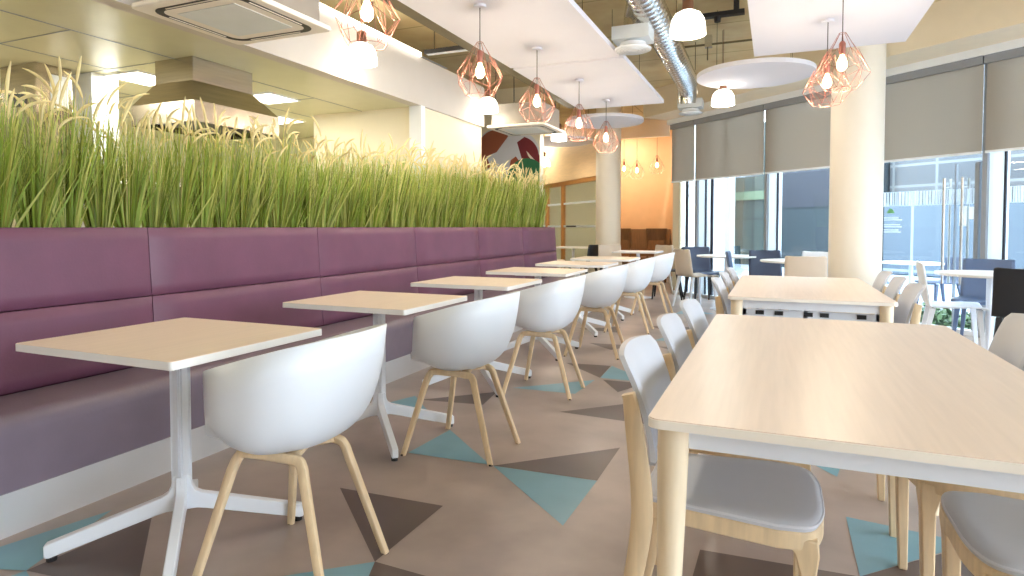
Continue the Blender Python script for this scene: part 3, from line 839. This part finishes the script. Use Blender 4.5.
# brown wooden furniture at the back
st = thing('settle', 'dark brown wooden settle against the orange back wall', 'bench', (-2.88, 14.2, 0))
mb = MB(); mb.box(-.75, .70, .12, .18, .1, 1.08); mb.box(-.75, .70, -.25, .12, .40, .45)
mb.build('seat_and_back', 'brown_wood', st, smooth=False)
for x in (-.75, .66): MB().box(x, x+.05, -.25, .18, 0, .62).build('armrest', 'brown_wood', st, smooth=False)
def wooden_chair(loc, label, rz, first=[None]):
    if first[0] is None:
        t = thing('wooden_chair', label, 'chair', (0, 0, 0), 0, 'brown wooden chairs at the back')
        MB().box(-.21, .21, -.21, .21, .43, .47).build('seat', 'brown_wood', t, bevel=.008)
        for sx in (-1, 1):
            MB().tube([(.185, .18*sx, 0), (.18, .18*sx, .43)], .02, 8, sq=4).build('leg', 'brown_wood', t)
            MB().tube([(-.21, .18*sx, 0), (-.19, .18*sx, .45), (-.23, .18*sx, 1.02)], .021, 8, sq=4).build('back_post', 'brown_wood', t)
        mb = MB(); mb.hexa([(-.225, -.21, .86), (-.205, -.21, .86), (-.205, .21, .86), (-.225, .21, .86)], [(-.245, -.21, 1.10), (-.225, -.21, 1.10), (-.225, .21, 1.10), (-.245, .21, 1.10)])
        mb.build('top_rail', 'brown_wood', t, smooth=False)
        first[0] = t
    else: t = dup(first[0], label=label)
    t.location = (*loc, 0); t.rotation_euler = (0, 0, R(rz))
wooden_chair((-2.86, 12.75), 'brown wooden chair just right of the far round column', 82)
wooden_chair((-2.25, 12.95), 'brown wooden chair farther right, near the tan pillar', 100)
# ------------------------------------------------------------------ ceiling things
def cloud(poly, z, label, name='ceiling_panel', hang=None):
    xs = sum(p[0] for p in poly)/len(poly); yss = sum(p[1] for p in poly)/len(poly)
    t = thing(name, label, 'ceiling panel', (xs, yss, z), 0, 'suspended white ceiling panels')
    MB().prism([(x-xs, y-yss) for x, y in poly], 0, .045).build('board', 'panel_white', t, smooth=False)
    w = max(p[0] for p in poly)-xs; l = max(p[1] for p in poly)-yss
    for sx in (-.6, .6):
        for sy in (-.6, .6):
            MB().tube([(w*sx, l*sy, .045), (w*sx, l*sy, 3.35-z)], .003, 5).build('wire', 'olive_steel', t)
def rect(x0, x1, y0, y1): return [(x0, y0), (x1, y0), (x1, y1), (x0, y1)]
def circ(x, y, r, n=48): return [(x+r*math.cos(2*PI*k/n), y+r*math.sin(2*PI*k/n)) for k in range(n)]
cloud(rect(-2.46, -1.36, 3.46, 5.77), 2.72, 'rectangular white ceiling panel above the near small tables')
cloud(rect(-2.46, -1.36, 1.1, 3.40), 2.72, 'rectangular white ceiling panel over the nearest table, above the picture')
cloud(rect(-2.46, -1.335, 5.84, 8.15), 2.72, 'rectangular white ceiling panel farther along, above the far small tables')
cloud(rect(-.20, 1.01, 3.9, 6.27), 2.72, 'square-cornered white ceiling panel above the long tables, top right')
cloud(circ(-.22, 7.1, .59), 2.72, 'round white ceiling disc left of the big column', 'ceiling_disc')
cloud(circ(-2.42, 9.32, .59), 2.72, 'round white ceiling disc above the far round column', 'ceiling_disc')
cloud(circ(-3.75, 11.2, .62), 2.72, 'round ceiling disc in shade before the curved tan bulkhead', 'ceiling_disc')

def make_pendant(zb, ztop, label, loc):
    """local origin = bulb centre"""
    t = thing('cage_pendant', label, 'pendant lamp', loc, 0, 'copper wire cage pendants')
    MB().tube([(0, 0, .14), (0, 0, ztop-zb)], .0035, 6).build('cord', 'black_cord', t)
    MB().lathe([(.045, ztop-zb-.018), (.045, ztop-zb)], (0, 0, 0), 20).build('ceiling_rose', 'panel_white', t)
    MB().lathe([(.019, .06), (.021, .065), (.021, .135), (.012, .15)], (0, 0, 0), 16).build('socket', 'copper', t)
    MB().lathe([(.013, .06), (.016, .045), (.030, .015), (.034, -.008), (.030, -.03), (.016, -.046), (.0, -.05)], (0, 0, 0), 16, cap=False).build('bulb', 'bulb_glass', t)
    mb = MB(); n = 8
    top = [(.022*math.cos(2*PI*k/n), .022*math.sin(2*PI*k/n), .205) for k in range(n)]
    mid = [(.172*math.cos(2*PI*k/n), .172*math.sin(2*PI*k/n), -.02 if k % 2 else -.075) for k in range(n)]
    sh = [(.10*math.cos(2*PI*(k+.5)/n), .10*math.sin(2*PI*(k+.5)/n), .085) for k in range(n)]
    low = [(.10*math.cos(2*PI*(k+.5)/n), .10*math.sin(2*PI*(k+.5)/n), -.175) for k in range(n)]
    def e(a, b): mb.tube([a, b], .0017, 5)
    for k in range(n):
        j = (k+1) % n
        e(top[k], mid[k]); e(top[k], top[j]); e(mid[k], mid[j]); e(mid[k], low[k]); e(mid[j], low[k]); e(low[k], low[j])
        e(sh[k], mid[k]); e(sh[k], mid[j])
    mb.build('cage', 'copper', t)
    return t
PZ = 2.25
pl_ = [(-1.97, 2.714), (-1.97, 4.057), (-1.97, 5.218), (-1.97, 6.506), (-1.97, 7.672)]
plab = ['nearest copper cage pendant, at the top left beside the ceiling unit', 'second copper cage pendant along the row over the small tables', 'third copper cage pendant along the row over the small tables',
        'fourth copper cage pendant along the row over the small tables', 'farthest copper cage pendant of the row, before the far column']
P0 = None
LAMPS = []
for i, (x, y) in enumerate(pl_+[(.408, 4.835), (.354, 5.389)]):
    lab = (plab+['nearer and higher copper cage pendant in front of the big column', 'farther and lower copper cage pendant left of the big column'])[i]
    if P0 is None: P0 = make_pendant(PZ, 2.72, lab, (x, y, PZ))
    else:
        t = dup(P0, (x, y, PZ), label=lab)
    LAMPS.append((x, y, PZ))
bp = None
for i, (x, y, z, lab) in enumerate([(-2.98, 13.15, 2.37, 'left copper cage pendant at the orange wall, half behind the far column'), (-2.71, 13.17, 2.33, 'middle copper cage pendant in front of the orange wall'), (-2.32, 13.34, 2.44, 'right copper cage pendant in front of the orange wall')]):
    t = make_pendant(z, 3.35, lab, (x, y, z))
    LAMPS.append((x, y, z))
# white glass dome pendants
def make_dome(label, loc, ztop):
    t = thing('dome_pendant', label, 'pendant lamp', loc, 0, 'white glass dome pendants')
    MB().lathe([(.0, .10), (.05, .097), (.09, .075), (.115, .035), (.125, -.02), (.127, -.075), (.121, -.075), (.118, -.02), (.10, .04), (.05, .085), (0, .09)], (0, 0, 0), 32, cap=False).build('shade', 'dome_glass', t, ang=80)
    MB().lathe([(.036, .095), (.04, .10), (.04, .185), (.02, .20), (.006, .205)], (0, 0, 0), 20).build('holder', 'brown_metal', t)
    MB().tube([(0, 0, .20), (0, 0, ztop-loc[2])], .004, 6).build('cord', 'brown_metal', t)
    return t
dl = [('nearest white glass dome pendant, under the first copper cage at top left', (-3.2, 4.33, 2.565)), ('second white glass dome pendant, by the far ceiling unit', (-3.2, 6.80, 2.585)), ('third white glass dome pendant, right of the far ceiling unit', (-3.2, 9.47, 2.585)),
      ('small white glass dome pendant before the curved tan bulkhead', (-4.2, 11.5, 2.40)), ('white glass dome pendant beside the silver duct at the top', (-.60, 4.67, 2.59)), ('white glass dome pendant hanging under the round ceiling disc', (-.56, 7.43, 2.58))]
for lab, loc in dl:
    make_dome(lab, loc, 3.35); LAMPS.append(loc)

# cassette air conditioners
def make_ac(label, loc, first=[None]):
    if first[0] is None:
        t = thing('ceiling_cassette', None, 'air conditioner', (0, 0, 0), 0, 'ceiling cassette air conditioners')
        a = .385
        MB().prism(rrect(-a, a, -a, a, .03), 0, .03).build('fascia_panel', 'plaster_white', t, bevel=.008)
        MB().box(-.33, .33, -.33, .33, .03, .29).build('casing', 'casing_grey', t, smooth=False)
        mb = MB()                      # rounded dark slot ring around the grille
        ro = rrect(-.325, .325, -.325, .325, .10, 8); ri = rrect(-.285, .285, -.285, .285, .07, 8)
        n = len(ro); vs = [(x, y, -.001) for x, y in ro]+[(x, y, -.001) for x, y in ri]
        mb.add(vs, [(i, n+i, n+(i+1) % n, (i+1) % n) for i in range(n)])
        mb.build('air_slot', 'dark_slot', t, smooth=False)
        for k in range(4):
            m2 = MB(); m2.box(-.20, .20, .300, .309, -.004, -.0015); q = R(90*k)
            m2.v = [(x*math.cos(q)-y*math.sin(q), x*math.sin(q)+y*math.cos(q), z) for x, y, z in m2.v]
            m2.build('louvre', 'plaster_white', t, smooth=False)
        MB().prism(rrect(-.22, .22, -.22, .22, .01), -.003, -.0005).build('intake_grille', 'grille', t, smooth=False)
        for sx in (-1, 1):
            for sy in (-1, 1): MB().tube([(.29*sx, .29*sy, .29), (.29*sx, .29*sy, 3.35-2.34)], .006, 6).build('rod', 'dark_slot', t)
        first[0] = t
    else: t = dup(first[0])
    t.location = loc; t['label'] = label
make_ac('near ceiling cassette air conditioner at the top left', (-2.925, 2.76, 2.34))
make_ac('far ceiling cassette air conditioner in front of the mural', (-2.92, 7.35, 2.35))

# strip light on top of the fascia, slim rail and short track
sl = tag(MB().box(XF-.10, XF+.02, -1.0, 5.5, 2.862, 2.90).build('strip_light', 'strip_light', smooth=False), 'long white strip light along the top of the kitchen fascia', 'strip light')
rl = tag(MB().box(-2.63, -2.50, 1.0, 8.2, 2.755, 2.80).build('ceiling_rail', 'olive_steel', smooth=False), 'long dark metal rail beside the left edge of the ceiling panels', 'rail')
for y in (1.5, 3.4, 5.3, 7.6): MB().tube([(-2.565, y, 2.80), (-2.565, y, 3.35)], .006, 6).build('rod', 'olive_steel', rl)
tk = tag(MB().box(-3.2, -2.6, 5.33, 5.40, 2.83, 2.87).build('light_track', 'dark_slot', smooth=False), 'short dark track crossing between fascia and ceiling panels', 'track')
MB().box(-3.18, -2.62, 5.345, 5.385, 2.822, 2.83).build('diffuser', 'alu_white', tk, smooth=False)
for x in (-3.1, -2.7): MB().tube([(x, 5.365, 2.87), (x, 5.365, 3.35)], .006, 6).build('rod', 'olive_steel', tk)
tk = tag(MB().box(-.95, -.30, 6.45, 6.53, 3.20, 3.24).build('light_track', 'dark_slot', smooth=False), 'short black track on the concrete right of the duct', 'track')
for x in (-.85, -.4): MB().box(x, x+.05, 6.46, 6.52, 3.24, 3.35).build('bracket', 'dark_slot', tk, smooth=False)
for x in (-.8, -.55): MB().lathe([(.03, 3.15), (.035, 3.20)], (x, 6.49, 0), 14).build('spot_head', 'dark_slot', tk)
sp = thing('sprinkler_pipe', 'thin sprinkler pipe with fittings under the concrete, above the round disc', 'pipe', (-.75, 7.6, 3.25))
MB().tube([(-.55, 0, 0), (.55, 0, 0)], .012, 8).build('pipe', 'olive_steel', sp)
MB().box(-.03, .05, -.04, .04, -.035, .10).build('junction', 'duct_metal', sp, smooth=False)
MB().tube([(.0, 0, -.03), (0, 0, -.18)], .008, 8).build('drop', 'olive_steel', sp)

# spiral duct with two drops
du = thing('spiral_duct', 'silver spiral ventilation duct running under the concrete ceiling', 'duct', (-1.03, 5.8, 3.02))
prof = []
y = -2.6
mb = MB(); rings = []
n = 28; k = 0
while y < 2.5:
    for dy, rr in ((0, .135), (.085, .135), (.09, .139), (.098, .139), (.103, .135)):
        rings.append([(-.02*(y+dy)+(rr)*math.cos(2*PI*i/n), y+dy, rr*math.sin(2*PI*i/n)) for i in range(n)])
    y += .104
mb.loft(rings); mb.build('pipe', 'duct_metal', du, ang=60)
mb = MB(); mb.tube([(-.05, 2.45, 0), (-.06, 2.65, -.02), (-.07, 2.78, -.12), (-.07, 2.80, -.24)], [.13, .13, .125, .11], 20); mb.build('elbow', 'duct_metal', du)
for y in (-2.0, .2, 2.0):
    MB().tube([(-.16-.02*y, y, .0), (-.16-.02*y, y, .33)], .005, 6).build('hanger', 'olive_steel', du); MB().tube([(.16-.02*y, y, .0), (.16-.02*y, y, .33)], .005, 6).build('hanger', 'olive_steel', du)
def diffuser(label, x, y, zc, link):
    t = thing('air_diffuser', label, 'air diffuser', (x, y, zc), 0, 'round air diffusers on the duct')
    MB().lathe([(.158, 0), (.163, .012), (.12, .03), (.115, .06)], (0, 0, 0), 28).build('plate', 'alu_white', t, ang=50)
    mb = MB()
    for r in (.05, .08, .11, .14): mb.lathe([(r, -.004), (r+.006, -.004), (r+.006, .0), (r, 0)], (0, 0, 0), 28, cap=False)
    mb.build('vanes', 'grille', t)
    MB().box(-.162, .162, -.13, .13, .075, .19).build('plenum_box', 'grille', t, smooth=False)
    MB().tube(smoothpath([(0, 0, .06), (0, 0, .19), (.0, .02, .30)]+link, 4), .085, 16).build('flexible_duct', 'duct_metal', t)
diffuser('near round air diffuser under its box, left of the silver duct', -1.185, 5.55, 2.70, [(.05, -.1, .38), (.12, -.25, .40)])
diffuser('far round air diffuser at the end of the silver duct', -1.10, 8.95, 2.70, [(.02, -.1, .28)])

# ------------------------------------------------------------------ kitchen things behind the grass
hd = thing('extractor_hood', 'stainless steel extractor hood over the kitchen behind the grass', 'extractor hood', (-4.05, 3.55, 2.0))
def ring(x0, x1, y0, y1, z): return [(x0, y0, z), (x1, y0, z), (x1, y1, z), (x0, y1, z)]
T_ = (-4.30, -3.91, 3.28, 3.84); B_ = (-4.43, -3.78, 3.18, 3.99)
mb = MB(); mb.loft([ring(*T_, 2.372), ring(*T_, 2.20)]); rel(mb, hd).build('duct_box', 'steel_warm', hd, smooth=False)
mb = MB(); mb.loft([ring(*T_, 2.20), ring(*B_, 2.03)], cap=False); rel(mb, hd).build('mid_band', 'steel_warm', hd, smooth=False)
mb = MB(); mb.loft([ring(*B_, 2.03), ring(*B_, 1.88)], cap=False); rel(mb, hd).build('skirt', 'steel_warm', hd, smooth=False)
mb = MB(); mb.box(B_[0]+.03, B_[1]-.03, B_[2]+.03, B_[3]-.03, 1.92, 1.94); rel(mb, hd).build('filter', 'dark_slot', hd, smooth=False)
ov = thing('combi_oven', 'tall stainless oven hood box at the far left behind the grass', 'oven', (-5.35, 3.05, 0))
MB().box(-.22, .22, -.12, .14, 0, 2.37).build('body', 'steel_warm', ov, smooth=False)
MB().box(-.12, .10, -.124, -.118, 2.05, 2.15).build('control_panel', 'dark_slot', ov, smooth=False)
MB().box(.222, .226, -.02, .11, 2.05, 2.3).build('notice_sheet', 'paper', ov, smooth=False)
struct(MB().box(-5.30, -5.06, 3.30, 3.52, 0, ZK).build('column_kitchen', 'alu_white', smooth=False))
lx = [(-4.86, 3.60), (-4.50, 4.62), (-6.1, 3.7), (-6.1, 5.0), (-5.3, 5.6), (-6.9, 2.6), (-6.9, 4.4), (-5.4, 2.0), (-4.9, .6), (-6.4, .8)]
kl = ['square light panel in the kitchen ceiling, left of the hood', 'square light panel in the kitchen ceiling, right of the hood', 'kitchen ceiling light panel in the second row, left of the hood', 'kitchen ceiling light panel in the second row, under the hood edge', 'kitchen ceiling light panel low at the right of the hood',
      'kitchen ceiling light panel in the back row, far left', 'kitchen ceiling light panel in the back row, behind the hood', 'kitchen ceiling light panel left of the oven box', 'kitchen ceiling light panel beyond the left picture edge', 'kitchen ceiling light panel in the far left corner']
p0 = None
for i, (x, y) in enumerate(lx):
    if p0 is None:
        p0 = thing('ceiling_light', kl[i], 'ceiling light', (x, y, ZK), 0, 'light panels in the kitchen ceiling')
        MB().box(-.19, .19, -.19, .19, -.012, -.001).build('diffuser', 'lamp_panel', p0, smooth=False)
        mb = MB(); mb.box(-.205, .205, -.205, -.19, -.014, -.001); mb.box(-.205, .205, .19, .205, -.014, -.001); mb.box(-.205, -.19, -.19, .19, -.014, -.001); mb.box(.19, .205, -.19, .19, -.014, -.001)
        mb.build('frame', 'alu_white', p0, smooth=False)
    else: dup(p0, (x, y, ZK), label=kl[i])
gt = thing('heated_gantry', 'stainless serving gantry with lit shelf glimpsed through the grass', 'serving gantry', (-5.0, 4.2, 0))
MB().box(-.25, .25, -1.2, 1.3, 0, .9).build('counter', 'steel_warm', gt, smooth=False)
MB().box(-.2, .2, -1.2, 1.3, 1.52, 1.58).build('shelf', 'steel_warm', gt, smooth=False)
MB().box(-.12, .12, -1.1, 1.2, 1.50, 1.519).build('heat_lamp', 'lamp_panel', gt, smooth=False)
for y in (-1.15, .05, 1.25): MB().tube([(0, y, .9), (0, y, 1.52)], .02, 10).build('post', 'steel_warm', gt)

# ------------------------------------------------------------------ mural (flat shapes painted on the end wall)
mu = thing('mural', 'abstract painted mural of rounded hills and leaves on the cream end wall', 'mural', (-3.95, 9.195, 2.2))
def flat(name, pts, m, k):
    d = .0012*k
    MB().slab([(x, -d, z) for x, z in pts], (0, -1, 0), .001).build(name, m, mu, smooth=False)
def arc(cx, cz, rx, rz, a0, a1, n=16): return [(cx+rx*math.cos(R(a0+(a1-a0)*k/n)), cz+rz*math.sin(R(a0+(a1-a0)*k/n))) for k in range(n+1)]
w0, w1 = -.56, .525
flat('field', [(w0, -1.1), (w1, -1.1), (w1, .1)]+arc(.1, .1, .425, .36, 0, 90, 10)+[(-.2, .48)]+arc(-.25, .22, .31, .30, 90, 180, 10), 'mural_grey', 1)
flat('brown_hill', arc(-.25, .18, .31, .32, 40, 180, 14)+[(w0, -.18), (-.32, -.10), (-.40, .08), (-.22, .14)], 'mural_brown', 2)
flat('brown_leaf', [(-.02, -.25), (.03, .0), (.12, .06), (.2, -.05), (.3, -.3), (.05, -.5)], 'mural_brown', 2)
flat('maroon_shape', [(.14, .28), (.22, .02), (.525, -.12), (.525, .05)]+arc(.14, .05, .37, .33, 5, 70, 8), 'mural_maroon', 2)
flat('cream_stripe', [(.30, .14), (.525, -.10), (.525, -.18), (.33, .06)], 'mural_cream', 3)
flat('green_hill', arc(.34, -.36, .34, .40, 0, 180, 20)+[(0, -1.1), (.525, -1.1), (.525, -.4)], 'mural_green', 4) if False else flat('green_hill', [(w1, -1.1), (w1, -.08)]+arc(.30, -.36, .36, .38, 50, 180, 18)+[(-.12, -.8), (-.12, -1.1)], 'mural_green', 4)
flat('lime_band', [(w1, -.46)]+arc(.42, -.62, .30, .22, 70, 180, 10)+[(.02, -.62)]+arc(.42, -.62, .40, .28, 180, 75, 10)+[(w1, -.36)], 'mural_lime', 5)
flat('ochre_hill', arc(-.47, -.50, .33, .32, 0, 106, 14)+[(w0, -1.1), (-.14, -1.1)], 'mural_ochre', 5)

# ------------------------------------------------------------------ light
w = bpy.data.worlds.new('World'); SC.world = w; w.use_nodes = True
nt = w.node_tree; bg = nt.nodes['Background']
tc = nt.nodes.new('ShaderNodeTexCoord'); sx = nt.nodes.new('ShaderNodeSeparateXYZ'); cr = nt.nodes.new('ShaderNodeValToRGB')
cr.color_ramp.elements[0].position = .0; cr.color_ramp.elements[0].color = (.84, .92, 1, 1)
cr.color_ramp.elements[1].position = .6; cr.color_ramp.elements[1].color = (.76, .88, 1, 1)
nt.links.new(tc.outputs['Generated'], sx.inputs[0]); nt.links.new(sx.outputs['Z'], cr.inputs['Fac']); nt.links.new(cr.outputs['Color'], bg.inputs['Color'])
bg.inputs['Strength'].default_value = 4.6
def point(loc, e, col, r=.03, name='lamp_light'):
    l = bpy.data.lights.new(name, 'POINT'); l.energy = e; l.color = col; l.shadow_soft_size = r
    o = bpy.data.objects.new(name, l); COL.objects.link(o); o.location = loc
    return o
WARM = (1, .85, .66)
for i, (x, y, z) in enumerate(LAMPS):
    if i < 7: point((x, y, z-.075), 5.5, WARM)
    elif i < 10: point((x, y, z-.075), 3.2, (1, .80, .58))
    else: point((x, y, z-.09), 1.6 if x < -3 and y < 9 else 8, (1, .92, .78))
sun = bpy.data.lights.new('sun', 'SUN'); sun.energy = 1.4; sun.angle = R(3); sun.color = (1, .96, .9)
so = bpy.data.objects.new('sun', sun); COL.objects.link(so); so.location = (4, -10, 14); so.rotation_euler = Vector((-.25, .75, -1.15)).to_track_quat('-Z', 'Y').to_euler()
def area(loc, sx_, sy_, e, col, rot=(0, 0, 0), name='panel_light'):
    l = bpy.data.lights.new(name, 'AREA'); l.shape = 'RECTANGLE'; l.size = sx_; l.size_y = sy_; l.energy = e; l.color = col
    o = bpy.data.objects.new(name, l); COL.objects.link(o); o.location = loc; o.rotation_euler = rot
    return o
for x, y, lab in ((-5.2, 13.4, 'added square light panel on the ceiling left of the timber screen, out of sight'), (-3.3, 13.6, 'added square light panel on the ceiling behind the timber screen, out of sight')):
    dup(p0, (x, y, 3.348), label=lab)['group'] = 'added unseen light panels at the back of the room'
    area((x, y, 3.32), .36, .36, 20, (1, .94, .78))  # unseen lamps added to brighten the dark area behind the screen
for x, y in lx: area((x, y, ZK-.02), .36, .36, 8, (1, .96, .80))
area((XF-.04, 2.2, 2.91), .1, 6.4, 9, (1, .94, .80), (PI, 0, 0), 'strip_glow')

# ------------------------------------------------------------------ camera
cam = bpy.data.cameras.new('camera'); co = bpy.data.objects.new('camera', cam); COL.objects.link(co)
co.location = (0, 0, 1.13); co.rotation_euler = (R(88), 0, R(22.9738))
cam.sensor_width = 36; cam.lens = 36*620/1024; cam.shift_y = -(288-(227+620*math.tan(R(2))))/1024
cam.clip_start = .05; cam.clip_end = 200
SC.camera = co
vs_ = SC.view_settings
vs_.view_transform = 'Standard'; vs_.look = 'None'; vs_.gamma = 1; vs_.use_curve_mapping = False; vs_.exposure = 1.13
SC.cycles.use_denoising = True
SC.cycles.max_bounces = 10; SC.cycles.diffuse_bounces = 6; SC.cycles.transparent_max_bounces = 12
SC.cycles.sample_clamp_indirect = 6
